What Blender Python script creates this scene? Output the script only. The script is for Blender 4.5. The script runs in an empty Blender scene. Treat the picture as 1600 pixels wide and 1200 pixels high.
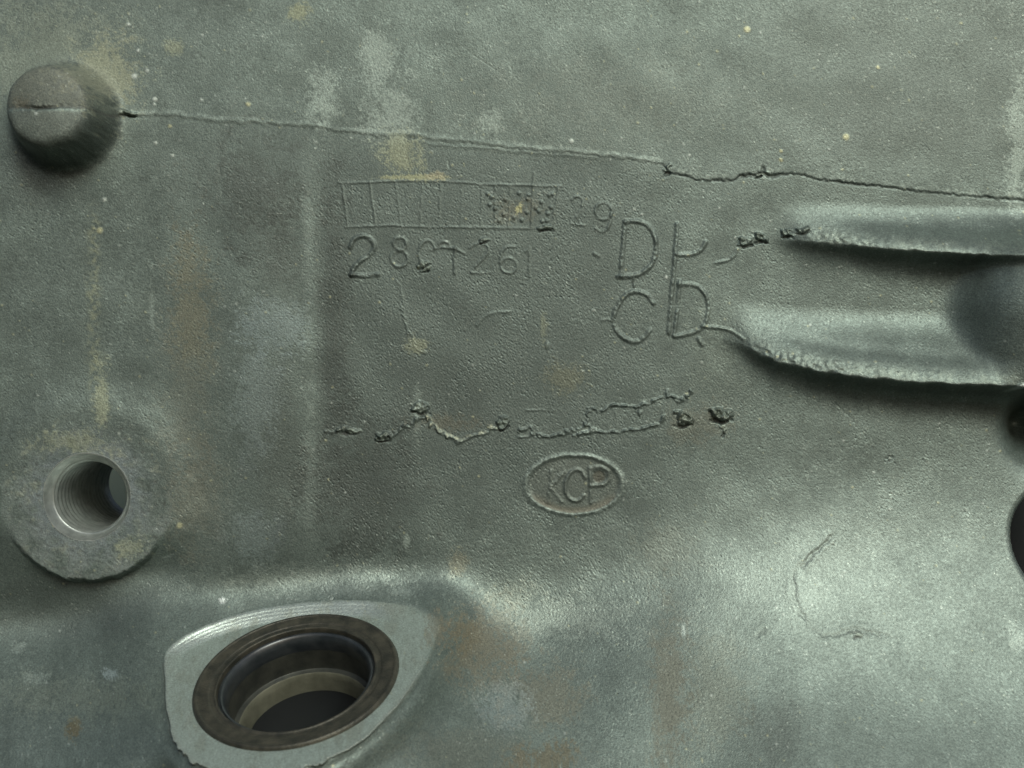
import bpy, math
import numpy as np
from math import radians

# ------------------------------------------------------------------ camera, light, exposure
S = 0.001                     # one thousandth of a scene unit per millimetre-tenth of casting
D = 2200.0                    # camera distance from the face of the casting
scene = bpy.context.scene
cam_d = bpy.data.cameras.new("camera"); cam = bpy.data.objects.new("camera", cam_d)
scene.collection.objects.link(cam); scene.camera = cam
cam.location = (0, -D * S, 0); cam.rotation_euler = (radians(90), 0, 0)
cam_d.sensor_width = 36; cam_d.lens = 36 * D / 1600; cam_d.clip_start = 0.01; cam_d.clip_end = 200
cam_d.dof.use_dof = True; cam_d.dof.focus_distance = (D + 40) * S; cam_d.dof.aperture_fstop = 3.2

w = bpy.data.worlds.new("World"); scene.world = w; w.use_nodes = True
nt = w.node_tree; bg = nt.nodes["Background"]
sky = nt.nodes.new("ShaderNodeTexSky"); sky.sky_type = 'NISHITA'; sky.sun_disc = False
SUN = np.array([0.28, -0.80, 0.62]); SUN /= np.linalg.norm(SUN)     # towards the light
sky.sun_elevation = math.asin(SUN[2]); sky.sun_rotation = math.atan2(SUN[0], SUN[1])
sky.air_density = 1.0; sky.dust_density = 6.0; sky.ozone_density = 1.0
nt.links.new(sky.outputs[0], bg.inputs[0]); bg.inputs[1].default_value = 0.075
sd = bpy.data.lights.new("sun", 'SUN'); sd.energy = 1.45; sd.angle = radians(26); sd.color = (0.865, 1.0, 0.935)
so = bpy.data.objects.new("sun", sd); scene.collection.objects.link(so)
from mathutils import Vector
so.rotation_euler = Vector(SUN).to_track_quat('Z', 'Y').to_euler()
scene.view_settings.view_transform = 'Standard'; scene.view_settings.look = 'None'
scene.view_settings.exposure = -0.06; scene.view_settings.gamma = 1.0
scene.unit_settings.scale_length = 0.1

# ------------------------------------------------------------------ helpers
def smooth(a, b, x):
    t = np.clip((x - a) / (b - a), 0, 1); return t * t * (3 - 2 * t)
def gauss(x, s): return np.exp(-0.5 * (x / s) ** 2)
def softplus(x, wd): return wd * np.logaddexp(0, x / wd)

NX, NY = 2048, 1536                                   # noise lattice, 1 unit apart
_fx = np.fft.rfftfreq(NX)[None, :]; _fy = np.fft.fftfreq(NY)[:, None]
def noise(seed, wave, ax=1.0, ay=1.0, rough=0.0):
    r = np.random.default_rng(seed).standard_normal((NY, NX)).astype(np.float32)
    f = np.hypot(_fx * ax, _fy * ay) + 1e-6; f0 = 1.0 / wave
    if rough: filt = np.where(f < f0, f / f0, (f0 / f) ** rough)
    else: filt = (f / f0) * np.exp(-0.5 * (f / f0) ** 2)
    n = np.fft.irfft2(np.fft.rfft2(r) * filt, s=(NY, NX))
    return (n / n.std()).astype(np.float32)
def sample(n, X, Y):
    x = (X + 200) % (NX - 1); y = (Y + 150) % (NY - 1)
    i = x.astype(int); j = y.astype(int); fx = x - i; fy = y - j
    return (n[j, i] * (1 - fx) + n[j, i + 1] * fx) * (1 - fy) + (n[j + 1, i] * (1 - fx) + n[j + 1, i + 1] * fx) * fy

def seg_dist(X, Y, pts):
    d = np.full(X.shape, 1e9); tt = np.zeros(X.shape); L = 0
    for (x0, y0), (x1, y1) in zip(pts[:-1], pts[1:]):
        dx, dy = x1 - x0, y1 - y0; l2 = dx * dx + dy * dy + 1e-9
        t = np.clip(((X - x0) * dx + (Y - y0) * dy) / l2, 0, 1)
        q = np.hypot(X - x0 - t * dx, Y - y0 - t * dy); m = q < d
        d = np.where(m, q, d); tt = np.where(m, L + t * math.sqrt(l2), tt); L += math.sqrt(l2)
    return d, tt / L
def poly_near(X, Y, pts):
    P = list(pts) + [pts[0]]; d = np.full(X.shape, 1e9); qx = X.copy(); qy = Y.copy()
    for (x0, y0), (x1, y1) in zip(P[:-1], P[1:]):
        dx, dy = x1 - x0, y1 - y0; t = np.clip(((X - x0) * dx + (Y - y0) * dy) / (dx * dx + dy * dy + 1e-9), 0, 1)
        ax, ay = x0 + t * dx, y0 + t * dy; q = np.hypot(X - ax, Y - ay); m = q < d
        d = np.where(m, q, d); qx = np.where(m, ax, qx); qy = np.where(m, ay, qy)
    return qx, qy
def poly_sdf(X, Y, pts):
    P = list(pts) + [pts[0]]; d, _ = seg_dist(X, Y, P)
    ins = np.zeros(X.shape, bool)
    for (x0, y0), (x1, y1) in zip(P[:-1], P[1:]):
        if y0 == y1: continue
        c = ((y0 > Y) != (y1 > Y)) & (X < (x1 - x0) * (Y - y0) / (y1 - y0) + x0); ins ^= c
    return np.where(ins, -d, d)
def chaikin(p, n=2, closed=False):
    for _ in range(n):
        q = []
        rng = range(len(p)) if closed else range(len(p) - 1)
        for i in rng:
            a = p[i]; b = p[(i + 1) % len(p)]
            q += [(a[0] * .75 + b[0] * .25, a[1] * .75 + b[1] * .25), (a[0] * .25 + b[0] * .75, a[1] * .25 + b[1] * .75)]
        p = q if closed else [p[0]] + q + [p[-1]]
    return p
def ell(cx, cy, rx, ry, a0=0, a1=360, n=24, rot=0):
    o = []
    for k in range(n + 1):
        a = radians(a0 + (a1 - a0) * k / n); x = rx * math.cos(a); y = ry * math.sin(a); r = radians(rot)
        o.append((cx + x * math.cos(r) - y * math.sin(r), cy + x * math.sin(r) + y * math.cos(r)))
    return o

# ------------------------------------------------------------------ grid (units: px, y down, origin top left of frame)
def axis(segs):
    out = []
    for a, b, st in segs: out.append(np.arange(a, b, st))
    out.append([segs[-1][1]]); return np.concatenate(out)
gx = axis([(-190, -20, 6), (-20, 490, 1.9), (490, 1220, 1.3), (1220, 1600, 1.9), (1600, 1780, 6)])
gy = axis([(-140, -10, 6), (-10, 230, 1.9), (230, 820, 1.3), (820, 1140, 1.6), (1140, 1250, 5)])
X, Y = np.meshgrid(gx, gy)
n_big = noise(1, 160); n_mid = noise(2, 45); n_sm = noise(3, 14); n_peb = noise(4, 4.6); n_fin = noise(5, 3.2)
n_cloud = noise(6, 240, rough=1.3); n_cloud2 = noise(7, 110, rough=1.25); n_streak = noise(8, 40, ax=1.0, ay=0.25, rough=1.2)
Nb, Nm, Ns, Np, Nf = [sample(n, X, Y) for n in (n_big, n_mid, n_sm, n_peb, n_fin)]
Nc, Nc2, Nst = [sample(n, X, Y) for n in (n_cloud, n_cloud2, n_streak)]

# flange plane
FC = (-312.7 + 800, 427.7 + 600, 160.0); FSX, FSY = 0.27, 1.944; FR = 149.6
F = FC[2] + FSX * (X - FC[0]) + FSY * (Y - FC[1])
def to_flange(sx, sy):                                # a point of the flange plane seen at (sx, sy)
    dx, dy = sx - 800, sy - 600
    k = (D - FC[2] + FSX * (FC[0] - 800) + FSY * (FC[1] - 600)) / (D + FSX * dx + FSY * dy)
    return 800 + dx * k, 600 + dy * k
FL = [(258, 1028), (268, 1008), (300, 985), (350, 963), (400, 949), (450, 941), (520, 934), (580, 935), (640, 947), (676, 962), (684, 975),
      (680, 990), (668, 1025), (645, 1070), (612, 1115), (570, 1155), (520, 1187), (460, 1208), (400, 1216), (350, 1212), (308, 1196), (280, 1172), (262, 1135), (257, 1080)]
FLP = chaikin([to_flange(*p) for p in FL], 2, True)

# general lie of the casting
def lerp_x(xs, vs):
    u = np.arange(-500, 2200, 4.0); v = np.interp(u, xs, vs); kx = np.exp(-.5 * (np.arange(-60, 61) * 4 / 55.0) ** 2); kx /= kx.sum()
    return np.interp(gx, u, np.convolve(np.pad(v, 60, mode='edge'), kx, 'valid'))[None, :]
y_on = lerp_x([0, 250, 400, 640, 850, 1150, 1700], [1010, 985, 912, 925, 985, 840, 790])
slp = lerp_x([0, 230, 400, 640, 850, 1100, 1350, 1700], [0.95, 1.15, 1.3, 1.35, 1.0, 0.6, 0.5, 0.4])
wd = lerp_x([0, 250, 640, 850, 1150, 1700], [16, 16, 14, 34, 55, 60])
G = slp * softplus(Y - y_on, wd)
G += 0.35 * softplus(Y - 1060, 25) * smooth(1000, 1250, X)
G -= 22 * gauss(Y - 965, 50) * smooth(330, 130, X)                                   # hollow under the threaded boss
G += -0.03 * softplus(215 - Y, 40)                                                   # upper wall leans back
G += 1.6 * smooth(510, 470, X + 2 * Nb) * smooth(230, 300, Y) * smooth(900, 820, Y)  # left wall a step proud
G += 7.0 * gauss(X - 395, 50) * gauss(Y - 640, 190)
dF = poly_sdf(X, Y, FLP)
qx, qy = poly_near(X, Y, FLP); Fn = FC[2] + FSX * (qx - FC[0]) + FSY * (qy - FC[1])
dpos = np.clip(dF, 0, None); rim = Fn + dpos * 0.9 * (Y - qy) / np.maximum(dpos, 1e-3)      # casting carries on outward from the flange edge
chf = lambda x, y: smooth(1045, 965, y) * smooth(668, 540, x)      # where the chamfer runs
ch = np.clip((dF + 22) / 22, 0, 1) * chf(X, Y); CH = 28
nearF = np.exp(-(dpos / (42 + 60 * smooth(330, 230, X))) ** 1.7)
B = G + (np.where(dF < 0, F + CH * ch, rim + CH * chf(qx, qy)) - G) * nearF
def blur(A, n):
    k = np.exp(-.5 * (np.arange(-3 * n, 3 * n + 1) / n) ** 2); k /= k.sum(); m = 3 * n
    P = np.pad(A, ((m, m), (m, m)), mode='edge'); P = sum(k[i] * P[i:i + A.shape[0]] for i in range(2 * m + 1)); return sum(k[i] * P[:, i:i + A.shape[1]] for i in range(2 * m + 1))
bs = smooth(-4, 14, dF); B = G + (B - G) * (1 - bs) + blur(B - G, 7) * bs
relief = 0.30 * Nb + 0.012 * Nm
B0 = B + relief
SX = 800 + (X - 800) * D / (D - B0); SY = 600 + (Y - 600) * D / (D - B0)             # where relief features are laid out
H = B0.copy()

# ---- part labels of the grid
LAB = np.zeros(X.shape, np.int16); PARTS = {0: ('wall', None)}
def part(name, parent=None):
    k = len(PARTS); PARTS[k] = (name, parent); return k
def win(x0, y0, x1, y1, pad=30):
    # index window by layout coordinates (safe margin for raised ground)
    m = (SX > x0 - pad) & (SX < x1 + pad) & (SY > y0 - pad) & (SY < y1 + pad)
    if not m.any(): return None
    r = np.where(m.any(1))[0]; c = np.where(m.any(0))[0]
    return slice(r[0], r[-1] + 1), slice(c[0], c[-1] + 1)

# colour (linear), roughness, metallic
col = np.empty(X.shape + (3,)); base_c = np.array([0.150, 0.190, 0.172]); col[:] = base_c
rgh = np.full(X.shape, 0.45); met = np.full(X.shape, 0.5)
texamp = np.ones(X.shape)                              # pebble strength
def tint(mask, c, k=1.0, r=None, mt=None):
    global col
    m = (mask * k)[..., None]; col = col * (1 - m) + np.array(c) * m
    if r is not None: rgh[:] = rgh * (1 - mask * k) + r * mask * k
    if mt is not None: met[:] = met * (1 - mask * k) + mt * mask * k
def blob(cx, cy, rx, ry, edge=0.6, n=None, rot=0):
    a = radians(rot); dx = SX - cx; dy = SY - cy
    u = (dx * math.cos(a) + dy * math.sin(a)) / rx; v = (-dx * math.sin(a) + dy * math.cos(a)) / ry
    n = (Nc2 * .45 + Ns * .35 + Nm * .2 + Np * .55 + Nf * .3) if n is None else n
    return smooth(0, edge * .75, 1 - np.hypot(u, v) + 0.35 * n)

# overall mottling of the casting skin
shade = 1 + 0.05 * Nc + 0.05 * Nc2 + 0.03 * Nst + 0.03 * Ns
col *= np.clip(shade, 0.55, 1.6)[..., None]
BROWN = (0.135, 0.130, 0.095); CHALK = (0.33, 0.40, 0.36); YEL = (0.36, 0.38, 0.24); DARK = (0.078, 0.094, 0.085); BLUE = (0.23, 0.29, 0.29); PALE = (0.23, 0.27, 0.22)
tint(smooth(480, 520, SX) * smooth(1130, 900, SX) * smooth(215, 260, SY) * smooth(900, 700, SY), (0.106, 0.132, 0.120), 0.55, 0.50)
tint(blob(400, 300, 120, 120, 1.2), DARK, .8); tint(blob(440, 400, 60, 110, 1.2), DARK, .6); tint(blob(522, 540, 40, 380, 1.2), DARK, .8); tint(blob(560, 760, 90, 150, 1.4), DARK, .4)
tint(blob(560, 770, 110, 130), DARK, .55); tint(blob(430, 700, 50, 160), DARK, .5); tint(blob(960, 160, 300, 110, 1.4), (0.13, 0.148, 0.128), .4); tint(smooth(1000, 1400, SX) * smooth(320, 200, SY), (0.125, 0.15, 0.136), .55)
tint(blob(120, 940, 170, 60), DARK, .45); tint(blob(700, 620, 130, 90), DARK, .25)  # first blob: shade below the threaded boss, painted into the colour
tint(blob(295, 590, 52, 260, .9), BROWN, .32, .6, .25); tint(blob(310, 780, 60, 110, .9), BROWN, .30, .6, .25)
tint(blob(300, 480, 40, 120, .9), (0.20, 0.20, 0.14), .5)
tint(blob(430, 510, 65, 60, .9), BLUE, .5, .5); tint(blob(400, 620, 45, 130, .9), BLUE, .35); tint(blob(395, 840, 50, 60, .9), BLUE, .4)
tint(blob(80, 90, 150, 110, .9), PALE, .55, .6, .2); tint(blob(165, 120, 60, 70, .7), (0.29, 0.31, 0.22), .65, .7, .1)
tint(blob(590, 90, 34, 62, 1.2), CHALK, .7, .55, .2); tint(blob(612, 178, 50, 72, 1.2), CHALK, .8, .6, .1); tint(blob(625, 238, 40, 38, .8), YEL, .5, .7, .1)
tint(blob(505, 155, 34, 62, 1.2), CHALK, .6); tint(blob(768, 185, 18, 28, .9), CHALK, .5); tint(blob(465, 20, 22, 22, .8), YEL, .55, .7, .1)
tint(blob(270, 75, 18, 16, .8), YEL, .35)
line = gauss(SX - 484 - 2 * Nm, 6) * smooth(210, 300, SY) * smooth(900, 850, SY) * np.clip(.4 + .2 * Nc2 + .1 * Ns, 0, 1)
tint(line, CHALK, .22, .6); tint(blob(482, 360, 11, 50, .9), CHALK, .22); tint(blob(488, 640, 10, 60, 1.2), CHALK, .25)
line = gauss(SX - 146 - 2 * Nm, 6) * smooth(300, 380, SY) * smooth(640, 560, SY) * np.clip(.5 + .5 * Ns + .3 * Nc2, 0, 1)
tint(line, YEL, .4, .65); tint(blob(160, 625, 16, 62, 1.1), YEL, .45, .7, .1); tint(blob(237, 480, 5, 60, .9), CHALK, .4)
tint(blob(760, 1010, 75, 80, .7, rot=30), BROWN, .75, .62, .12); tint(blob(725, 985, 45, 40, 1.0), (0.14, 0.128, 0.085), .75, .62, .12)
tint(blob(850, 1090, 70, 60, .7), BROWN, .55, .62, .12); tint(blob(850, 1185, 70, 30, .7), (0.11, 0.095, 0.055), .7, .6, .12)
tint(blob(1045, 1080, 38, 170, .9), BROWN, .60, .62, .15); tint(blob(1040, 860, 60, 60, .9), BROWN, .25)
tint(blob(1210, 1150, 60, 60, .6), DARK, .55); tint(blob(1120, 1080, 60, 110, .8), (0.13, 0.14, 0.11), .45)
tint(blob(790, 1110, 50, 46, .7), BLUE, .5); tint(blob(115, 1135, 15, 20, .6), (0.10, 0.085, 0.045), .8, .6, .1)
tint(blob(880, 590, 40, 30, .9), (0.22, 0.22, 0.14), .35); tint(blob(812, 330, 46, 28, 1.3), (0.17, 0.16, 0.115), .45, .6)
tint(blob(1120, 560, 60, 90, .9), PALE, .15); tint(blob(700, 660, 60, 16, .9), BROWN, .5); tint(blob(1095, 665, 60, 40, .9), BROWN, .4)
tint(blob(720, 1180, 150, 60, .9), BROWN, .3); tint(blob(120, 1090, 160, 40, .9), PALE, .4)
tint(blob(170, 1052, 16, 12, .9), (0.34, 0.42, 0.42), .7, .5); tint(blob(30, 1010, 14, 14, .7), CHALK, .4); tint(blob(60, 1060, 22, 9, .7), CHALK, .4)
tint(blob(1590, 240, 22, 130, .8), CHALK, .55, .45); tint(blob(1590, 1000, 14, 22, .8), CHALK, .5)
tint(blob(870, 965, 150, 45, .9), (0.28, 0.33, 0.29), .42, .37, .68); tint(blob(800, 930, 60, 30, .9), (0.27, 0.31, 0.26), .3, .38, .65)  # sheen of the lower bulge, painted in as paler, shinier skin
tint(blob(630, 925, 25, 10, .9), CHALK, .45, .4); tint(blob(348, 938, 10, 7, .9), (0.45, 0.5, 0.48), .9, .3, .7); tint(blob(635, 845, 6, 12, .9), CHALK, .7)
tint(blob(1260, 905, 460, 200, 2.2, n=.25 * Nc), (0.255, 0.305, 0.275), .8, .39, .62); tint(blob(715, 880, 18, 24, .6), (0.22, 0.22, 0.16), .5)  # large blob: broad lower-right sheen painted into the colour
tint(blob(1068, 985, 4, 13, .9), (0.4, 0.48, 0.44), .8, .3)

tint(blob(500, 908, 220, 30, 1.0), (0.28, 0.335, 0.30), .55, .35, .68)  # highlight on the ridge above the flange, painted as lighter colour
rg = np.random.default_rng(5)
for _ in range(46):
    x0, y0 = rg.uniform(0, 1600), rg.uniform(0, 1200); a = rg.choice([rg.normal(1.45, .15), rg.uniform(0, 3.1)]); l = rg.uniform(15, 90)
    s = win(min(x0, x0 + l * math.cos(a)), min(y0, y0 + l * math.sin(a)), max(x0, x0 + l * math.cos(a)), max(y0, y0 + l * math.sin(a)), 8)
    if s is None: continue
    d, t = seg_dist(SX[s] + .8 * Nm[s], SY[s] + .8 * Nm[s], [(x0, y0), (x0 + l * math.cos(a), y0 + l * math.sin(a))])
    m = gauss(d, .8) * np.sin(np.pi * t) * np.clip(.5 + .5 * Ns[s], 0, 1); H[s] -= .5 * m; m = (m * .3)[..., None]; col[s] = col[s] * (1 - m) + np.array(CHALK) * m
texamp *= np.clip(1 + .35 * Nc2 + .15 * Nc, .3, 2)

# ---- parting line
seam = [(196, 178), (214, 182), (262, 180), (330, 190), (400, 193), (480, 198), (540, 207), (600, 213), (640, 212), (700, 221), (740, 224), (800, 232), (880, 238), (960, 246), (1036, 256),
        (1044, 268), (1080, 277), (1100, 282), (1145, 281), (1156, 275), (1192, 270), (1206, 275), (1218, 272), (1245, 271), (1280, 280), (1330, 286), (1400, 294), (1480, 302), (1560, 310), (1790, 326)]
sl = win(196, 170, 1800, 330, 40); xs, ys = SX[sl], SY[sl]
jit = .7 * Ns[sl] + .5 * Nm[sl]
sy0 = np.interp(xs, [p[0] for p in seam], [p[1] for p in seam]); e = ys - sy0 + jit
on = smooth(196, 206, xs); strong = on * (0.35 + 0.65 * smooth(1030, 1060, xs)); 
H[sl] += (1.3 - .7 * smooth(1040, 980, xs)) * smooth(2, -2, e) * gauss(np.minimum(e, 0), 26) * strong
H[sl] += .5 * gauss(e + 3, 2.6) * on * smooth(1050, 1000, xs) + 0.45 * gauss(e - 8 + 4 * smooth(600, 850, xs), 2.0) * on * smooth(620, 700, xs) * smooth(980, 900, xs)
deep = np.clip(.45 + .5 * Nm[sl] + .3 * Ns[sl], 0.1, 1.6)
deep = deep * (.4 + .6 * smooth(1000, 1060, xs)) + 2.2 * gauss(xs - 1190, 22) + 1.2 * gauss(xs - 1330, 20) + 3 * gauss(xs - 205, 10)
H[sl] -= 1.25 * gauss(e - 1.2, 1.3 + .6 * gauss(xs - 1190, 22)) * deep * strong
tint_m = np.zeros(X.shape); tint_m[sl] = gauss(e - 1.2, 1.6) * strong * np.clip(deep * .6, 0, 1); tint(tint_m * (.12 + .45 * smooth(1000, 1060, SX)), (0.05, 0.05, 0.045), .8, .8, .05)
tint_m = np.zeros(X.shape); tint_m[sl] = gauss(e + 4, 3.5) * on * np.clip(.3 + .4 * Nc2[sl] + .3 * Ns[sl], 0, 1); tint(tint_m, CHALK, .5, .5)
k = part('parting_line'); LAB[sl][(np.abs(e) < 3.2) & (on > .5)] = k

# ---- raised strokes
def stroke(pts, wdt, hgt, name=None, parent=None, jag=0.5, edge=1.6, rough=False, pit=0.0, dirt=0.0, id_=None):
    xs_ = [p[0] for p in pts]; ys_ = [p[1] for p in pts]
    s = win(min(xs_), min(ys_), max(xs_), max(ys_), 16)
    jg = jag if rough else jag * .45
    d, t = seg_dist(SX[s] + jg * Ns[s], SY[s] + jg * Nm[s], pts)
    hm = np.clip(1 + .2 * Nm[s] + .15 * Ns[s] * (3 if rough else 1), 0.15, 2) if jag else 1
    hgt *= 1.0 if rough else .62; edge *= 1.25; H[s] += hgt * smooth(wdt + edge, wdt - edge, d) * hm
    if pit: H[s] -= pit * gauss(d - wdt - 1.2, 1.3) * hm * (SY[s] > np.interp(SX[s], sorted(xs_), [y for _, y in sorted(zip(xs_, ys_))]) - 3)
    if dirt:
        m = np.zeros(X.shape); m[s] = gauss(d - wdt, 1.6); tint(m, (0.09, 0.10, 0.085), dirt * .22, .7, .3)
    if name is not None or id_ is not None:
        kk = part(id_) if isinstance(id_, str) else id_ if id_ is not None else part(name, parent)
        LAB[s][d < wdt + .6] = kk
        return kk
C = chaikin
g = 'grid_line'; f = 'flash_ridge'
stroke([(528, 286), (575, 285), (640, 282), (700, 283), (760, 288), (876, 291)], 1.3, 1.3, id_=g, dirt=.35)
stroke([(540, 355), (610, 352), (640, 354), (780, 356), (864, 357)], 1.3, 1.3, id_=g, dirt=.35)
for x0, y0, x1, y1, hh in [(535, 290, 543, 352, .9), (578, 286, 587, 352, 1.2), (618, 286, 627, 352, .8), (660, 286, 657, 352, .7), (688, 286, 686, 352, .9), (722, 288, 720, 353, .5),
                           (753, 289, 751, 354, .8), (774, 290, 773, 354, 1.1), (797, 291, 795, 354, .9), (834, 270, 830, 354, 1.6), (873, 294, 862, 354, 1.3)]:
    stroke([(x0, y0), (x1, y1)], 1.1, hh, id_=g, jag=.8, dirt=.15 if hh < 1 else .35)
tint(blob(640, 277, 62, 5, .8), YEL, .9, .7, .05); tint(blob(680, 275, 16, 6, .8), (0.40, 0.38, 0.26), .6, .7, .05); tint(blob(812, 326, 7, 9, .6), (0.5, 0.5, 0.28), .9, .7, .05)
for px, py in [(762, 303), (768, 308), (765, 320), (774, 326), (811, 302), (813, 323), (826, 305), (824, 311), (823, 332), (846, 316), (837, 325), (858, 305), (863, 303), (861, 324), (856, 334),
               (854, 345), (842, 330), (803, 340), (790, 312), (787, 335), (847, 346), (815, 344), (780, 345)]:
    s = win(px, py, px, py, 10); d = np.hypot(SX[s] - px, SY[s] - py)
    H[s] += 1.6 * smooth(4.2, 1.0, d); LAB[s][d < 3.2] = part('dot')
def chars(name, strokes, wdt, hgt, **kw):
    kk = part(name)
    for p in strokes: stroke(p, wdt, hgt, id_=kk, **kw)
chars('digit', [C([(548, 386), (551, 375), (560, 369), (573, 369), (583, 376), (586, 386), (582, 394), (572, 402), (560, 410), (552, 420), (549, 430)]), [(549, 430), (570, 431), (591, 429)]], 2.9, 3.0, dirt=.4)
chars('digit', [ell(625, 381, 10, 10), ell(624, 404, 13, 13)], 2.0, 1.7, dirt=.3)
chars('digit', [ell(668, 397, 13, 21, 95, 330)], 1.7, 1.5, dirt=.25)
chars('digit', [C([(674, 390), (682, 387), (697, 386), (712, 390), (726, 396)]), [(711, 388), (710, 428)], ell(693, 383, 8, 5, 180, 360)], 1.7, 1.8, jag=1.2, dirt=.55)
chars('digit', [C([(734, 387), (741, 381), (755, 380), (764, 387), (762, 397), (752, 407), (741, 418), (737, 425)]), [(737, 426), (765, 427)]], 1.6, 1.6, dirt=.3)
chars('digit', [C([(803, 386), (792, 385), (783, 395), (781, 410)]), ell(795, 415, 12.5, 12)], 1.5, 1.4, dirt=.3)
chars('digit', [[(821, 393), (827, 387), (827, 432)]], 1.4, 1.4, dirt=.3)
chars('digit', [C([(893, 312), (902, 306), (911, 311), (910, 324), (903, 336), (898, 346)]), [(894, 350), (915, 352)]], 1.4, 1.2, dirt=.25)
chars('digit', [ell(943, 330, 12.5, 13), C([(956, 322), (955, 345), (950, 358), (940, 363), (931, 357)])], 1.7, 1.7, dirt=.35)
chars('letter', [C([(977, 346), (974, 380), (970, 432)], 1), C([(977, 346), (1000, 345), (1017, 355), (1026, 375), (1025, 400), (1014, 420), (994, 431), (966, 433)])], 3.0, 2.9, dirt=.35)
chars('letter', [[(1058, 350), (1055, 400), (1051, 440), (1045, 520)], C([(1058, 398), (1080, 398), (1095, 392), (1103, 378)])], 2.8, 2.7, dirt=.4)
chars('letter', [C([(1021, 474), (1012, 460), (993, 454), (976, 461), (963, 480), (958, 502), (964, 519), (977, 531), (992, 535), (1006, 528), (1016, 515)])], 3.0, 2.7, dirt=.4)
chars('letter', [[(1062, 440), (1059, 480), (1053, 525)], C([(1063, 445), (1082, 443), (1099, 453), (1108, 475), (1105, 500), (1095, 515), (1076, 522), (1053, 526)])], 2.8, 2.5, dirt=.35)
stroke([(990, 436), (991, 447)], 2.0, 2.0, id_=f, dirt=.5); stroke(C([(940, 500), (950, 499), (960, 502)]), 1.6, 1.4, id_=f)
stroke(C([(1098, 510), (1125, 513), (1140, 515), (1160, 530)]), 2.2, 2.2, id_=f, dirt=.3); stroke([(1092, 530), (1097, 538)], 3, 2.5, id_=f, dirt=.4)
stroke(C([(1118, 411), (1136, 408), (1148, 400), (1152, 390)]), 1.8, 1.6, id_=f, dirt=.2); stroke(C([(928, 396), (935, 400)]), 2, 2, id_=f, dirt=.5)
stroke(C([(620, 440), (630, 460), (628, 490), (640, 520), (650, 545), (665, 552)]), 1.6, 1.0, jag=3, dirt=.1); stroke(C([(746, 508), (756, 494), (775, 488), (797, 487)]), 2, 1.0, dirt=.1)
tint(blob(652, 540, 16, 14, .8), YEL, .35, .7, .1); tint(blob(652, 640, 8, 70, .8), CHALK, .25); tint(blob(850, 510, 8, 30, .9), YEL, .25)
# lumps and torn flash: raised scabs with a pit under them
def scab(cx, cy, rx, ry, h, rot=0, pit=2.5, name='casting_flash', id_=None):
    s = win(cx, cy, cx, cy, max(rx, ry) * 2 + 14); a = radians(rot); dx = SX[s] - cx + 2.2 * Ns[s]; dy = SY[s] - cy + 2.2 * Nm[s]
    u = (dx * math.cos(a) + dy * math.sin(a)) / rx; v = (-dx * math.sin(a) + dy * math.cos(a)) / ry; r = np.hypot(u, v)
    H[s] += h * smooth(1.15, .75, r) * (1 + .3 * Ns[s]); 
    dy2 = dy - ry * 1.15 + dx * .15; v2 = dy2 / (ry * .55); u2 = dx / (rx * 1.0); r2 = np.hypot(u2, v2)
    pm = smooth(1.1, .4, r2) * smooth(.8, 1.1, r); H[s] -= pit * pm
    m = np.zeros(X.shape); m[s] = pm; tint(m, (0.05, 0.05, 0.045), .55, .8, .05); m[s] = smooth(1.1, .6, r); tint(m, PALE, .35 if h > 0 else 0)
    LAB[s][r < 1.05] = part('flash_lump')
scab(755, 375, 8, 4, 2.5); scab(852, 356, 13, 5, 2.5); scab(662, 412, 9, 4, 2.2); scab(668, 420, 6, 4, 1, pit=4)
scab(1043, 262, 4, 9, 2, 15, pit=4); scab(1166, 376, 10, 7, 3.5, -20, 4); scab(1190, 373, 12, 6, 4, 20, 4); scab(1229, 366, 8, 7, 3.5, 40, 5); scab(1253, 359, 11, 4, 3)
scab(1069, 652, 17, 9, 6, 30, 5); scab(1126, 646, 17, 10, 7, 5, 6); scab(1130, 668, 3, 9, 1, -25, 3)
scab(656, 636, 15, 8, 4, -30, 3); scab(787, 658, 10, 8, 4, -40, 3); scab(600, 683, 12, 5, 3, -15, 2); scab(545, 670, 18, 5, 2.2, 5, 1)
scab(1190, 273, 16, 3, 1.5, 15, 5); scab(205, 179, 11, 3, 3, 5, 7); scab(180, 178, 24, 5, 3, 0, 0)
scab(386 // 2, 178, 16, 4, 2, 0, 0)
ck = dict(jag=2.0, rough=True, id_=f)
stroke([(508, 676), (530, 670), (560, 672)], 1.4, 1.3, dirt=.2, **ck)
stroke([(590, 682), (612, 679), (640, 666), (655, 655), (668, 650)], 2.0, 2.2, dirt=.4, **ck)
stroke([(668, 650), (675, 661), (690, 675), (700, 683), (715, 690), (735, 684), (760, 675), (778, 668), (790, 664)], 1.8, 2.0, dirt=.2, **ck)
m = np.zeros(X.shape); s = win(668, 650, 790, 690, 10)
d, t = seg_dist(SX[s] + 2 * Ns[s], SY[s] + 2 * Nm[s], [(668, 648), (675, 659), (690, 672), (700, 680), (715, 687), (735, 681), (760, 672), (778, 665)]); m[s] = gauss(d, 1.7) * np.clip(.45 + .5 * Ns[s] + .3 * Np[s], 0, 1); tint(m, (0.45, 0.48, 0.36), .75, .6, .1)
stroke([(812, 668), (831, 667), (833, 680), (813, 684), (810, 670)], 1.7, 1.8, dirt=.35, **ck)
stroke([(842, 678), (847, 684), (880, 680), (892, 672), (916, 664), (921, 640), (945, 638), (975, 635), (1000, 634), (1018, 626), (1034, 620)], 2.0, 2.1, dirt=.35, **ck)
stroke([(918, 664), (925, 676), (900, 680), (960, 673), (1000, 670), (1022, 667), (1040, 650)], 2.0, 2.0, dirt=.35, **ck)
stroke([(1042, 607), (1044, 621), (1060, 623), (1074, 620), (1080, 612)], 2.0, 2.3, dirt=.4, **ck)
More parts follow.
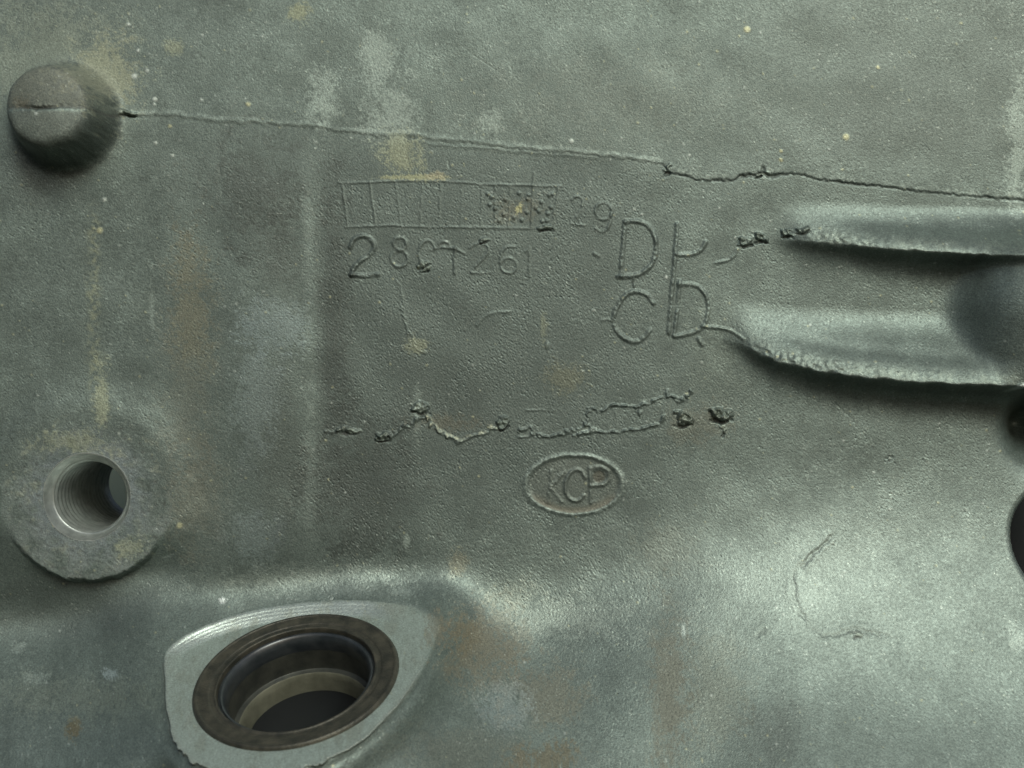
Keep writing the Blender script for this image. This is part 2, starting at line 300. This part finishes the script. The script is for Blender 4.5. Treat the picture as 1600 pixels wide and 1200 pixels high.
stroke([(822, 641), (866, 641)], 1.1, 1.2, jag=.4, dirt=.2, id_=f); stroke([(997, 635), (1000, 648)], 2.0, 2.0, dirt=.4, **ck); stroke([(962, 640), (964, 668)], .9, .8, jag=1, id_=f)
tint(blob(910, 672, 24, 5, .7), CHALK, .6, .45); tint(blob(1015, 625, 22, 4, .7), CHALK, .4)
# step of an old repair low on the right
for p, hh in [([(1305, 832), (1285, 850), (1268, 872), (1242, 890)], 2.6), ([(1242, 890), (1239, 912), (1243, 940), (1255, 965), (1272, 984)], 2.0), ([(1180, 995), (1190, 985), (1205, 984)], 1.6),
              ([(1272, 984), (1300, 997), (1330, 983), (1344, 984), (1362, 990), (1402, 994)], 1.8)]:
    p = C(p); s = win(min(a for a, _ in p), min(b for _, b in p), max(a for a, _ in p), max(b for _, b in p), 40)
    d, t = seg_dist(SX[s] + 1.5 * Nm[s], SY[s] + 1.5 * Ns[s], p); hh *= .4; H[s] -= hh * gauss(d, 2.6) * smooth(0, .15, t) * smooth(1, .8, t)
    H[s] += hh * .6 * gauss(d - 6, 4) * smooth(0, .15, t) * smooth(1, .8, t)
    m = np.zeros(X.shape); m[s] = gauss(d, 2.0); tint(m, (0.09, 0.10, 0.085), .12)
scab(1390, 717, 6, 4, -1, 0, 2); scab(1340, 990, 8, 4, .7, 0, .6)

# ---- oval badge
e = np.hypot((SX - 897) / 75, (SY - 757) / 46) - 1; e = e * 52; e = e + .3 * Nm
k = part('oval_badge'); LAB[e < 3] = k
H += 1.6 * gauss(e, 2.6) - .9 * smooth(1, -5, e)
tint(smooth(-1, -3, e) * smooth(-17, -4, e) * smooth(765, 785, SY), (0.14, 0.125, 0.085), .75, .6, .1)
tint(smooth(0, -4, e), (0.15, 0.165, 0.14), .3); tint(gauss(e - 1, 2) * np.clip(.4 + .5 * Ns, 0, 1), CHALK, .6)
for st in ([[(862, 736), (857, 785)], [(882, 737), (860, 762), (878, 784)]], [C([(914, 746), (907, 734), (895, 734), (886, 746), (882, 764), (889, 780), (903, 784), (912, 775)])],
           [[(922, 732), (923, 785)], [(922, 731), (940, 730), (951, 736), (951, 750), (943, 758), (924, 759)]]):
    kk = part('letter', k)
    for p in st: stroke(p, 2.3, 1.5 if st[0][0][0] < 900 else 2.6, id_=kk, dirt=.2, edge=2)
bb = smooth(1.1, .8, np.hypot((SX - 936) / 10, (SY - 745) / 10)); H -= .9 * bb; tint(bb, (0.11, 0.105, 0.08), .6)

# ---- small nicks
for cx, cy, rx, ry, h, rot in [(266, 865, 14, 4, -3, -22), (232, 868, 3, 3, -4, 0), (60, 868, 4, 3, -3, 0), (665, 985, 5, 5, -4, 0), (668, 984, 7, 5, 2.5, 20), (1192, 265, 4, 6, -2, 0), (855, 540, 4, 8, 1.5, 0)]:
    s = win(cx, cy, cx, cy, 24); a = radians(rot); dx = SX[s] - cx; dy = SY[s] - cy
    r = np.hypot((dx * math.cos(a) + dy * math.sin(a)) / rx, (-dx * math.sin(a) + dy * math.cos(a)) / ry); H[s] += h * smooth(1.2, .2, r) * .8

# ---- threaded boss: machined disc round the tapped hole
TB = (140.0, 776.0); TH = (139.0, 776.0); TR = 68.0
rt = np.hypot(X - TB[0], Y - TB[1]); et = rt - 132 + 1.0 * Nm + .5 * Ns
face = 11 + 0.02 * (Y - 776)
mk = smooth(4.5, -4.5, et); H = H * (1 - mk) + face * mk + .10 * Ns * mk * smooth(0, -12, et)
upw = gauss(np.clip(et, 0, None), 30) * smooth(905, 815, Y); H += (face - H).clip(0, None) * upw
k_tb = part('threaded_boss'); LAB[et < 4] = k_tb
ring = smooth(-25, -60, et + 14 * Nm)
mt = mk * np.maximum(smooth(0, -50, et), smooth(720, 860, Y)); tint(mt * np.clip(.5 + .4 * Nc2, 0, 1), (0.19, 0.225, 0.215), .8, .55, .3); tint(mk * ring * np.clip(.6 + .3 * Nm, 0, 1), (0.19, 0.23, 0.255), .75, .48, .4)
tint(mk * smooth(.6, 2.2, Nm * .6 + Ns * .4 + Nc2 * .6), (0.25, 0.27, 0.20), .4, .7, .1); tint(mk * smooth(1.2, 2.6, -Ns + Nf * .5), (0.10, 0.11, 0.10), .6)
tint(blob(120, 690, 70, 22, .9), YEL, .35, .7); tint(blob(210, 850, 30, 26, .8), YEL, .35, .7); tint(blob(88, 815, 4, 8, .6), (.5, .52, .36), .9); texamp *= 1 - .2 * mk
HT = 11.0
# ---- round blind boss
RB = (104.0, 184.0); r = np.hypot(X - RB[0], Y - RB[1]) + .5 * Nm + .15 * Ns; top = 105 + .12 * np.clip(Y - 184, 0, None)
prof = .86 / (1 + np.exp((r - 71) / 4.2)) + .14 * gauss(r, 46)
prof *= 1 / prof.max(); H = H + (top - H).clip(0, None) * prof; k = part('round_boss'); LAB[r < 90] = k
cr = gauss(Y - 187 - .6 * Ns - 2 * gauss(X - 96, 12), 1.6) * smooth(66, 55, r) * (.5 + 1.2 * gauss(X - 94, 16)); H -= 3.2 * cr
H -= 2.0 * smooth(189, 182, Y) * smooth(64, 50, r) ; tint(smooth(70, 55, r) * smooth(191, 185, Y), (0.11, 0.115, 0.095), .6, .6, .2); tint(cr.clip(0, 1), (.04, .04, .035), .8)
tint(smooth(100, 76, r) * (1 - smooth(66, 60, r)), (0.13, 0.14, 0.12), .35)
tint(smooth(68, 58, r) * smooth(191, 197, Y), (0.135, 0.15, 0.13), .5, .6, .2); tint(blob(70, 180, 18, 10, .8), BROWN, .6)
# ---- ribs
def rib(cl, hs, wt, plateau, wb, n_amp, seed, ysoft=1.0):
    global H
    xs_ = [c[0] for c in cl]; uu_ = np.arange(-300, 2000, 3.0); kx = np.exp(-.5 * (np.arange(-40, 41) * 3 / 15.0) ** 2); kx /= kx.sum()
    sm = lambda v: np.interp(gx, uu_, np.convolve(np.pad(np.interp(uu_, xs_, v), 40, mode='edge'), kx, 'valid'))[None, :]
    yc = sm([c[1] for c in cl]); hc = sm(hs); wtt = sm(wt)
    nz = (np.interp(gx, np.arange(NX) - 200, noise(seed, 46)[700]) + .25 * np.interp(gx, np.arange(NX) - 200, noise(seed + 9, 17)[600]))[None, :] * smooth(-60, 5, Y - yc)
    e = Y - yc + n_amp * nz * smooth(1600, 1500, X); up = np.clip(-e - plateau, 0, None) / wtt
    wf = wtt * 1.32 + plateau; uu = np.clip(-e + 1.5, 0, wf) / wf
    hp = .5 * (1 + np.cos(np.pi * uu ** .9)) * (1 - .16 * uu)
    dn = np.clip(e, 0, None); q = 1 / (1 + (dn / wb) ** 2.2) * smooth(70, 20, dn)
    add = hc * np.where(e < 0, hp, q)
    H = H + add
    k = part('rib'); LAB[(add > 7) & (hc > 3)] = k
    return e, hc, nz
e1, h1, z1 = rib([(1225, 372), (1252, 377), (1384, 392), (1470, 399), (1570, 405), (1800, 418)], [0, 16, 42, 54, 66, 80], [36, 42, 48, 52, 54, 56], 13, 12, .8, 31)
e2, h2, z2 = rib([(1140, 528), (1165, 540), (1200, 562), (1290, 583), (1420, 596), (1570, 602), (1800, 612)], [0, 14, 30, 48, 64, 76, 90], [40, 48, 58, 70, 76, 80, 82], 15, 12, .8, 32)
for e_, h_ in ((e1, h1), (e2, h2)):
    tint(gauss(e_ + 9, 9) * smooth(5, 30, h_) * np.clip(.4 + .3 * Nc2 + .2 * Ns, 0, 1), PALE, .35)  # bright crest highlight, painted into the colour
    H -= 2.2 * gauss(e_ + 40, 9) * smooth(20, 50, h_); H += .45 * sample(noise(77, 16), X, Y) * gauss(e_ + 8, 9) * smooth(5, 30, h_) * (.2 + .8 * smooth(1420, 1250, X))
    tint(smooth(3, 8, e_) * smooth(26, 12, e_) * smooth(5, 20, h_) * (1 + 0 * X), (0.12, 0.135, 0.12), .3)  # shade on the rib underside, painted as a darker band
    H += .5 * sample(noise(78, 20), X, Y) * gauss(e_ - 3, 7) * smooth(5, 30, h_) * (.12 + .9 * smooth(1420, 1250, X))
scab(1572, 604, 14, 5, 3, -18, 1); tint(smooth(1.2, .4, np.hypot((SX - 1570) / 20, (SY - 604 + .35 * (SX - 1570)) / 5)), (0.5, 0.56, 0.53), .8, .4, .4)
# ---- mounting boss at the right edge
MB = (1628.0, 490.0); r = np.hypot(X - MB[0], (Y - MB[1]) * 1.05)
prof = blur(np.sqrt(np.clip(1 - (r / 128) ** 2, 0, 1)), 9)
prof = .9 * prof + .1 * gauss(r, 80); H = H + (105 - H).clip(0, None) * prof; k = part('mounting_boss'); LAB[(r < 122)] = k
# pocket below the lower rib and the opening at the right edge
H -= 110 * gauss(np.hypot((X - 1622) / 1.0, (Y - 664) / 1.2), 25)
OC = (1676.0, 850.0); ro = np.hypot((X - OC[0]) / 1.0, (Y - OC[1]) / .93 - .10 * (X - OC[0]))
OR = 104.0
H -= np.interp(ro, [0, OR - 14, OR - 5, OR - 1, OR + 4, OR + 10], [160, 160, 50, 10, 2, 0]); k_op = part('opening_rim'); LAB[(ro < OR + 14)] = k_op

# ---- flange: machined flat with a chamfer along its upper edge
dF = poly_sdf(X, Y, FLP); rough_edge = dF + (.3 + 1.2 * smooth(620, 500, X) * smooth(1060, 1090, Y)) * (Nm + .6 * Ns)
ew = 1.2 + 6 * smooth(600, 660, X); inn = smooth(ew, -ew, rough_edge)
H = H * (1 - inn) + (F + 1.0) * inn
H -= 5 * gauss(np.clip(rough_edge - 4, 0, None), 10) * smooth(-1, 2, rough_edge) * smooth(1000, 1040, Y)   # casting lies a little lower round the lower edge
ch = ch * inn; H += ch * CH
k_fl = part('bore_flange'); LAB[rough_edge < 1.0] = k_fl
tint(inn, (0.40, 0.48, 0.44), 1.0, .38, .55)
tint(inn * np.clip(.3 + .3 * Nc2 + .2 * Ns, 0, .7), (0.32, 0.38, 0.34), .7)
tint(inn * smooth(0.02, .25, ch), (0.46, 0.53, 0.49), .7, .34, .75)
H += inn * .25 * np.sin(dF * 1.3) * smooth(0.05, .4, ch)
texamp *= 1 - .85 * inn
tint(blob(684, 985, 30, 40, .9), (0.15, 0.14, 0.10), .6, .6, .15); tint(inn * smooth(.5, 1.8, Nc2 + .5 * Nm), (0.24, 0.27, 0.23), .5, .5, .4)
tint(gauss(rough_edge, 2.5) * smooth(1000, 1040, Y), (0.10, 0.105, 0.09), .5, .7, .1)
for a_, b_, c_, d_ in [(300, 1040, 330, 1150), (640, 1000, 600, 1090), (290, 1100, 300, 1170), (560, 1150, 610, 1110), (275, 1060, 300, 1035), (640, 985, 662, 1010)]:
    sw = win(min(a_, c_), min(b_, d_), max(a_, c_), max(b_, d_), 12); dd, _t = seg_dist(SX[sw] + .6 * Nm[sw], SY[sw], [(a_, b_), (c_, d_)]); mm = np.zeros(X.shape); mm[sw] = gauss(dd, .9); tint(mm, (0.5, 0.57, 0.53), .3, .35); 
# seal frame
nrm = np.array([-FSX, -FSY, 1.0]); nrm /= np.linalg.norm(nrm)                       # (x right, y down, h) outward
ux = np.cross([0, 1.0, 0], nrm); ux /= np.linalg.norm(ux); vx = np.cross(nrm, ux)
Pc = np.stack([X - FC[0], Y - FC[1], F - FC[2]], -1); rs = np.linalg.norm(Pc, axis=-1)

# ---- fine cast texture
top_soft = 1 - .45 * smooth(330, 200, SY)
pan = .75 + .55 * smooth(470, 520, SX) * smooth(1120, 900, SX) * smooth(240, 300, SY)
tex = (0.075 * Np + 0.06 * Nf + .03 * Ns - 0.5 * smooth(1.1, 2.4, -Np)) * top_soft * pan
H += tex * texamp
col *= (1 + .07 * Np * texamp + .05 * Nf)[..., None]
# light mineral specks
rng = np.random.default_rng(11)
spk = [(324, 215, 7, 0), (1322, 214, 6, 1), (1167, 46, 6, 1), (893, 220, 3.5, 0), (1372, 105, 3, 1), (283, 820, 5.5, 1), (156, 360, 6, 1), (210, 119, 5, 0), (216, 79, 3, 0), (201, 38, 3, 0), (242, 155, 4, 0), (388, 163, 4, 1),
       (241, 163, 2.5, 0), (230, 110, 3, 0), (163, 312, 4, 0), (1041, 433, 3, 0), (1220, 236, 3, 1), (1220, 250, 3.5, 1), (265, 197, 3, 1), (243, 223, 3, 0), (270, 243, 2.5, 0), (92, 198, 2.5, 0), (315, 156, 2.5, 0)]
spk = spk[1:]
for _ in range(900): spk.append((rng.uniform(0, 1600), rng.uniform(0, 1200), rng.uniform(.7, 1.0) * rng.choice([1, 1, 1, 1.6, 2.2]), rng.integers(0, 2)))
for px, py, rr, c in spk:
    s = win(px, py, px, py, rr + 3)
    if s is None: continue
    sub = np.hypot(SX[s] - px + .4 * Ns[s], (SY[s] - py)) ; mm = smooth(rr + .8, rr * .4, sub)[..., None] * (.85 if rr > 2.4 else .5)
    col[s] = col[s] * (1 - mm) + np.array((0.46, 0.47, 0.30) if c else (0.5, 0.56, 0.52)) * mm; H[s] += .4 * mm[..., 0]
# bright metallic grains
gr = smooth(1.75, 2.7, Nf + .4 * Np + .35 * Nc2); tint(gr, (0.42, 0.47, 0.42), .55, .32, .7)
col = np.clip(col, .012, .8)
# outer edge of the casting turns back
edge = np.minimum(np.minimum(X - gx[0], gx[-1] - X), np.minimum(Y - gy[0], gy[-1] - Y))
H -= 260 * smooth(40, 0, edge) ** 2

# ------------------------------------------------------------------ meshes out of the grid
E0 = np.array([0.0, 0.05, -0.64])
def world(x, y, h): return np.stack([(x - 800) * S, -h * S, (600 - y) * S], -1) - E0
# snap the border of the cut holes onto true circles
def snap(cx, cy, R, wpx):
    global X, Y
    dx, dy = X - cx, Y - cy; rr = np.hypot(dx, dy); m = np.abs(rr - R) < wpx
    X = np.where(m, cx + dx / np.maximum(rr, 1) * R, X); Y = np.where(m, cy + dy / np.maximum(rr, 1) * R, Y)
snap(TH[0], TH[1], TR, 1.1)
V = world(X, Y, H); ny, nx = X.shape
du = np.gradient(V, axis=1); dv = np.gradient(V, axis=0); N = np.cross(dv, du); N /= np.linalg.norm(N, axis=-1, keepdims=True) + 1e-12
if N[ny // 2, nx // 2, 1] > 0: N = -N
idx = np.arange(nx * ny).reshape(ny, nx)
quads = np.stack([idx[:-1, :-1], idx[1:, :-1], idx[1:, 1:], idx[:-1, 1:]], -1).reshape(-1, 4)
fx = (X[:-1, :-1] + X[1:, 1:]) / 2; fy = (Y[:-1, :-1] + Y[1:, 1:]) / 2
flab = LAB[:-1, :-1].copy()
keep = (np.hypot(fx - TH[0], fy - TH[1]) > TR) & (rs[:-1, :-1] > FR * .965) & (ro[:-1, :-1] > OR - 12)
flab = flab.reshape(-1); keep = keep.reshape(-1)
Vf = V.reshape(-1, 3); Nf_ = N.reshape(-1, 3); colf = col.reshape(-1, 3); rf = rgh.reshape(-1); mf = met.reshape(-1)

# ------------------------------------------------------------------ materials
def mat(name): m = bpy.data.materials.new(name); m.use_nodes = True; return m, m.node_tree, m.node_tree.nodes["Principled BSDF"]
def cast_material():
    m, t, b = mat("cast_aluminium"); n = t.nodes; L = t.links
    a = n.new("ShaderNodeAttribute"); a.attribute_name = "skin"; q = n.new("ShaderNodeAttribute"); q.attribute_name = "finish"
    sp = n.new("ShaderNodeSeparateColor"); L.new(q.outputs["Color"], sp.inputs[0])
    tc = n.new("ShaderNodeTexCoord"); ns = n.new("ShaderNodeTexNoise"); ns.inputs["Scale"].default_value = 420; ns.inputs["Detail"].default_value = 3; ns.inputs["Roughness"].default_value = .65
    L.new(tc.outputs["Object"], ns.inputs["Vector"])
    mr = n.new("ShaderNodeMapRange"); mr.inputs[1].default_value = .3; mr.inputs[2].default_value = .7; mr.inputs[3].default_value = .70; mr.inputs[4].default_value = 1.34; L.new(ns.outputs[0], mr.inputs[0])
    mx = n.new("ShaderNodeVectorMath"); mx.operation = 'SCALE'; L.new(a.outputs["Color"], mx.inputs[0]); L.new(mr.outputs[0], mx.inputs["Scale"])
    L.new(mx.outputs[0], b.inputs["Base Color"])
    n2 = n.new("ShaderNodeTexNoise"); n2.inputs["Scale"].default_value = 260; n2.inputs["Detail"].default_value = 4; L.new(tc.outputs["Object"], n2.inputs["Vector"])
    ad = n.new("ShaderNodeMath"); ad.operation = 'MULTIPLY_ADD'; ad.inputs[1].default_value = .35; L.new(n2.outputs[0], ad.inputs[0])
    sb = n.new("ShaderNodeMath"); sb.operation = 'SUBTRACT'; sb.inputs[1].default_value = .17; L.new(sp.outputs[0], sb.inputs[0]); L.new(sb.outputs[0], ad.inputs[2]); L.new(ad.outputs[0], b.inputs["Roughness"])
    L.new(sp.outputs[1], b.inputs["Metallic"])
    bp = n.new("ShaderNodeBump"); bp.inputs["Strength"].default_value = .45; bp.inputs["Distance"].default_value = .0011; L.new(ns.outputs[0], bp.inputs["Height"]); L.new(bp.outputs[0], b.inputs["Normal"])
    return m
def plain(name, c1, c2, rough, metal, scale=30, bump=.3, dist=.001, spec=.5):
    m, t, b = mat(name); n = t.nodes; L = t.links
    tc = n.new("ShaderNodeTexCoord"); ns = n.new("ShaderNodeTexNoise"); ns.inputs["Scale"].default_value = scale; ns.inputs["Detail"].default_value = 6; ns.inputs["Roughness"].default_value = .65
    L.new(tc.outputs["Object"], ns.inputs["Vector"]); r = n.new("ShaderNodeValToRGB"); r.color_ramp.elements[0].position = .36; r.color_ramp.elements[1].position = .66
    r.color_ramp.elements[0].color = (*c1, 1); r.color_ramp.elements[1].color = (*c2, 1); L.new(ns.outputs[0], r.inputs[0]); L.new(r.outputs[0], b.inputs["Base Color"])
    b.inputs["Roughness"].default_value = rough; b.inputs["Metallic"].default_value = metal; b.inputs["Specular IOR Level"].default_value = spec
    n3 = n.new("ShaderNodeTexNoise"); n3.inputs["Scale"].default_value = 300; n3.inputs["Detail"].default_value = 3; L.new(tc.outputs["Object"], n3.inputs["Vector"])
    bp = n.new("ShaderNodeBump"); bp.inputs["Strength"].default_value = bump; bp.inputs["Distance"].default_value = dist; L.new(n3.outputs[0], bp.inputs["Height"]); L.new(bp.outputs[0], b.inputs["Normal"])
    return m
M_cast = cast_material()
M_ring = plain("rusted_ring_metal", (0.036, 0.038, 0.031), (0.088, 0.084, 0.064), .44, .4, 46, .7)
M_rub = plain("black_rubber", (0.02, 0.026, 0.030), (0.05, 0.058, 0.062), .30, 0.2, 30, .15, .001, .8)
M_slv = plain("dark_oily_steel", (0.045, 0.050, 0.045), (0.09, 0.095, 0.08), .40, .5, 25, .2)
M_tan = plain("bare_bore_metal", (0.13, 0.135, 0.10), (0.20, 0.205, 0.155), .5, .3, 40)
M_thr = plain("tapped_aluminium", (0.34, 0.38, 0.36), (0.52, 0.57, 0.54), .34, .7, 60)
M_dark = plain("dark_interior", (0.010, 0.013, 0.014), (0.014, 0.018, 0.020), .9, 0, 3, 0)
M_web = plain("inner_casting", (0.80, 0.86, 0.52), (0.84, 0.90, 0.56), .6, .1, 12)

col_main = scene.collection
def empty(name, loc, label, cat):
    o = bpy.data.objects.new(name, None); col_main.objects.link(o); o.location = loc; o.empty_display_size = .1; o['label'] = label; o['category'] = cat; return o
housing = empty('gearbox_housing', tuple(E0), 'weathered grey-green cast aluminium housing wall with ribs, bosses, raised numbers and a large bored flange', 'machine casting')
objs = {}
def grid_part(k):
    name, par = PARTS[k]; sel = quads[(flab == k) & keep]
    if len(sel) == 0: return None
    uq, inv = np.unique(sel, return_inverse=True); inv = inv.reshape(-1)
    me = bpy.data.meshes.new(name); nf = len(sel)
    me.vertices.add(len(uq)); me.vertices.foreach_set("co", Vf[uq].astype(np.float32).ravel())
    me.loops.add(nf * 4); me.loops.foreach_set("vertex_index", inv.astype(np.int32))
    me.polygons.add(nf); me.polygons.foreach_set("loop_start", np.arange(0, nf * 4, 4, dtype=np.int32)); me.polygons.foreach_set("use_smooth", np.ones(nf, bool))
    me.update(calc_edges=True)
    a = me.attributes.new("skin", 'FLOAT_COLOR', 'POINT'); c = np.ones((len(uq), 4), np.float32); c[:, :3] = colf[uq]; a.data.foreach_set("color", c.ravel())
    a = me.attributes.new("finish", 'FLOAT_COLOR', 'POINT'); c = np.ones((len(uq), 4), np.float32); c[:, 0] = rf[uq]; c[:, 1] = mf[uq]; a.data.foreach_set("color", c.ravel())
    me.normals_split_custom_set_from_vertices(Nf_[uq].astype(np.float32))
    me.materials.append(M_cast)
    o = bpy.data.objects.new(name, me); col_main.objects.link(o); o.parent = housing if par is None else objs[par]
    objs[k] = o; return o
for k in range(len(PARTS)): grid_part(k)

# ------------------------------------------------------------------ lathed pieces
def lathe(name, prof, centre, axis_in, m, parent, seg=128, wob=0, origin=None):
    """prof: (radius, depth along axis_in) in px units; centre (x, y, h)"""
    ax = np.array(axis_in, float); ax /= np.linalg.norm(ax); u = np.cross([0.0, 1.0, 0.02], ax); u /= np.linalg.norm(u); v = np.cross(ax, u)
    th = np.linspace(0, 2 * np.pi, seg, endpoint=False); P = []
    for r, d in prof:
        rr = r * (1 + wob * np.sin(3 * th + d)) if wob else r
        P.append(np.array(centre)[None] + d * ax[None] + (np.cos(th)[:, None] * u + np.sin(th)[:, None] * v) * (np.full(seg, r)[:, None] if not wob else rr[:, None]))
    P = np.concatenate(P); W = np.stack([(P[:, 0] - 800) * S, -P[:, 2] * S, (600 - P[:, 1]) * S], -1) - (E0 if origin is None else origin)
    faces = []
    for i in range(len(prof) - 1):
        for j in range(seg):
            a = i * seg + j; b = i * seg + (j + 1) % seg; faces.append((a, b, b + seg, a + seg))
    me = bpy.data.meshes.new(name); me.from_pydata(W.tolist(), [], faces); me.polygons.foreach_set("use_smooth", np.ones(len(faces), bool)); me.update()
    me.set_sharp_from_angle(angle=radians(38)); me.materials.append(m)
    o = bpy.data.objects.new(name, me); col_main.objects.link(o); o.parent = parent; return o
def arc_prof(pts, n=3): return chaikin(pts, n)

tb = objs[k_tb]; IN = (0, 0, -1.0); ct = (TH[0], TH[1], HT)
lathe('chamfer', [(70.5, 2.5), (69, .2), (67.5, .3), (66.5, 1.5), (60.5, 17), (57.5, 19)], ct, IN, M_thr, tb)
pr = [(56.2 + 2.4 * math.sin(2 * math.pi * k / 8 + 1.2), 19 + k * 17.5 / 8) for k in range(134)]
lathe('thread', pr + [(62, 312), (80, 314)], ct, IN, M_thr, tb, 160)
# web inside the housing that shows through the tapped hole
def slab(name, x0, x1, y0, y1, h0, h1, m, parent, bev=0.01, E=E0, rot=None):
    import bmesh
    bm = bmesh.new(); bmesh.ops.create_cube(bm, size=1)
    for v in bm.verts:
        v.co.x = ((x0 if v.co.x < 0 else x1) - 800) * S - E[0]; v.co.y = -(h0 if v.co.y > 0 else h1) * S - E[1]; v.co.z = (600 - (y1 if v.co.z < 0 else y0)) * S - E[2]
    bmesh.ops.bevel(bm, geom=list(bm.edges), offset=bev, segments=3, affect='EDGES')
    me = bpy.data.meshes.new(name); bm.to_mesh(me); bm.free(); me.materials.append(m); me.polygons.foreach_set("use_smooth", np.ones(len(me.polygons), bool)); me.set_sharp_from_angle(angle=radians(40))
    o = bpy.data.objects.new(name, me); col_main.objects.link(o); o.parent = parent; return o
def prism(name, pts, x0, x1, m, parent):                # pts: (y, h) outline swept across x
    W = [((x - 800) * S - E0[0], -h * S - E0[1], (600 - y) * S - E0[2]) for x in (x0, x1) for y, h in pts]; n = len(pts)
    me = bpy.data.meshes.new(name); me.from_pydata(W, [], [tuple(range(n))[::-1], tuple(range(n, 2 * n))] + [(i, (i + 1) % n, n + (i + 1) % n, n + i) for i in range(n)])
    me.materials.append(m); o = bpy.data.objects.new(name, me); col_main.objects.link(o); o.parent = parent; return o
prism('inner_web', [(865, -380), (860, -400), (735, -700), (735, -760), (890, -380)], -160, 300, M_web, housing)

fl = objs[k_fl]; AX = -nrm; R = FR
lathe('bore', [(R * .60, 96), (R * .60, 150), (R * .57, 156), (R * .57, 158), (R * .70, 170), (R * .72, 420), (R * .3, 430), (R * .01, 432)], FC, AX, M_dark, fl)
so_ = np.array([(FC[0] - 800) * S, -FC[2] * S, (600 - FC[1]) * S])
seal = empty('shaft_seal', tuple(so_), 'round brown-rimmed shaft seal with black rubber lip pressed into the pale flange', 'oil seal')
def sl_(name, prof, m, parent, **k): return lathe(name, [(a * R, b) for a, b in prof], FC, AX, m, parent, origin=so_, **k)
sl_('outer_ring', arc_prof([(1.012, 2.0), (1.006, -2.0), (.988, -5.8), (.965, -5.8), (.955, -4.2), (.85, -4.2), (.84, -2.4), (.80, -2.4), (.79, -4.0), (.77, -3.6), (.765, 4)], 2), M_ring, seal)
sl_('rubber_lip', arc_prof([(.768, 3), (.762, 5.5), (.752, 6), (.745, 2), (.722, 3.5), (.702, 9), (.694, 14), (.694, 24), (.70, 30)], 3), M_rub, seal)
sl_('sleeve', arc_prof([(.700, 24), (.70, 30), (.705, 62), (.70, 66), (.655, 67), (.65, 70)], 1), M_slv, seal)
sl_('inner_ring', arc_prof([(.655, 67), (.645, 70), (.645, 112), (.64, 118), (.60, 119)], 1), M_tan, seal)

# dark space behind the casting
bk = slab('backdrop', -1000, 3000, -1200, 2400, -1500, -1450, M_dark, None, E=np.zeros(3)); bk['kind'] = 'structure'
slab('inner_wall', 1480, 1900, 560, 1150, -460, -400, M_dark, housing)
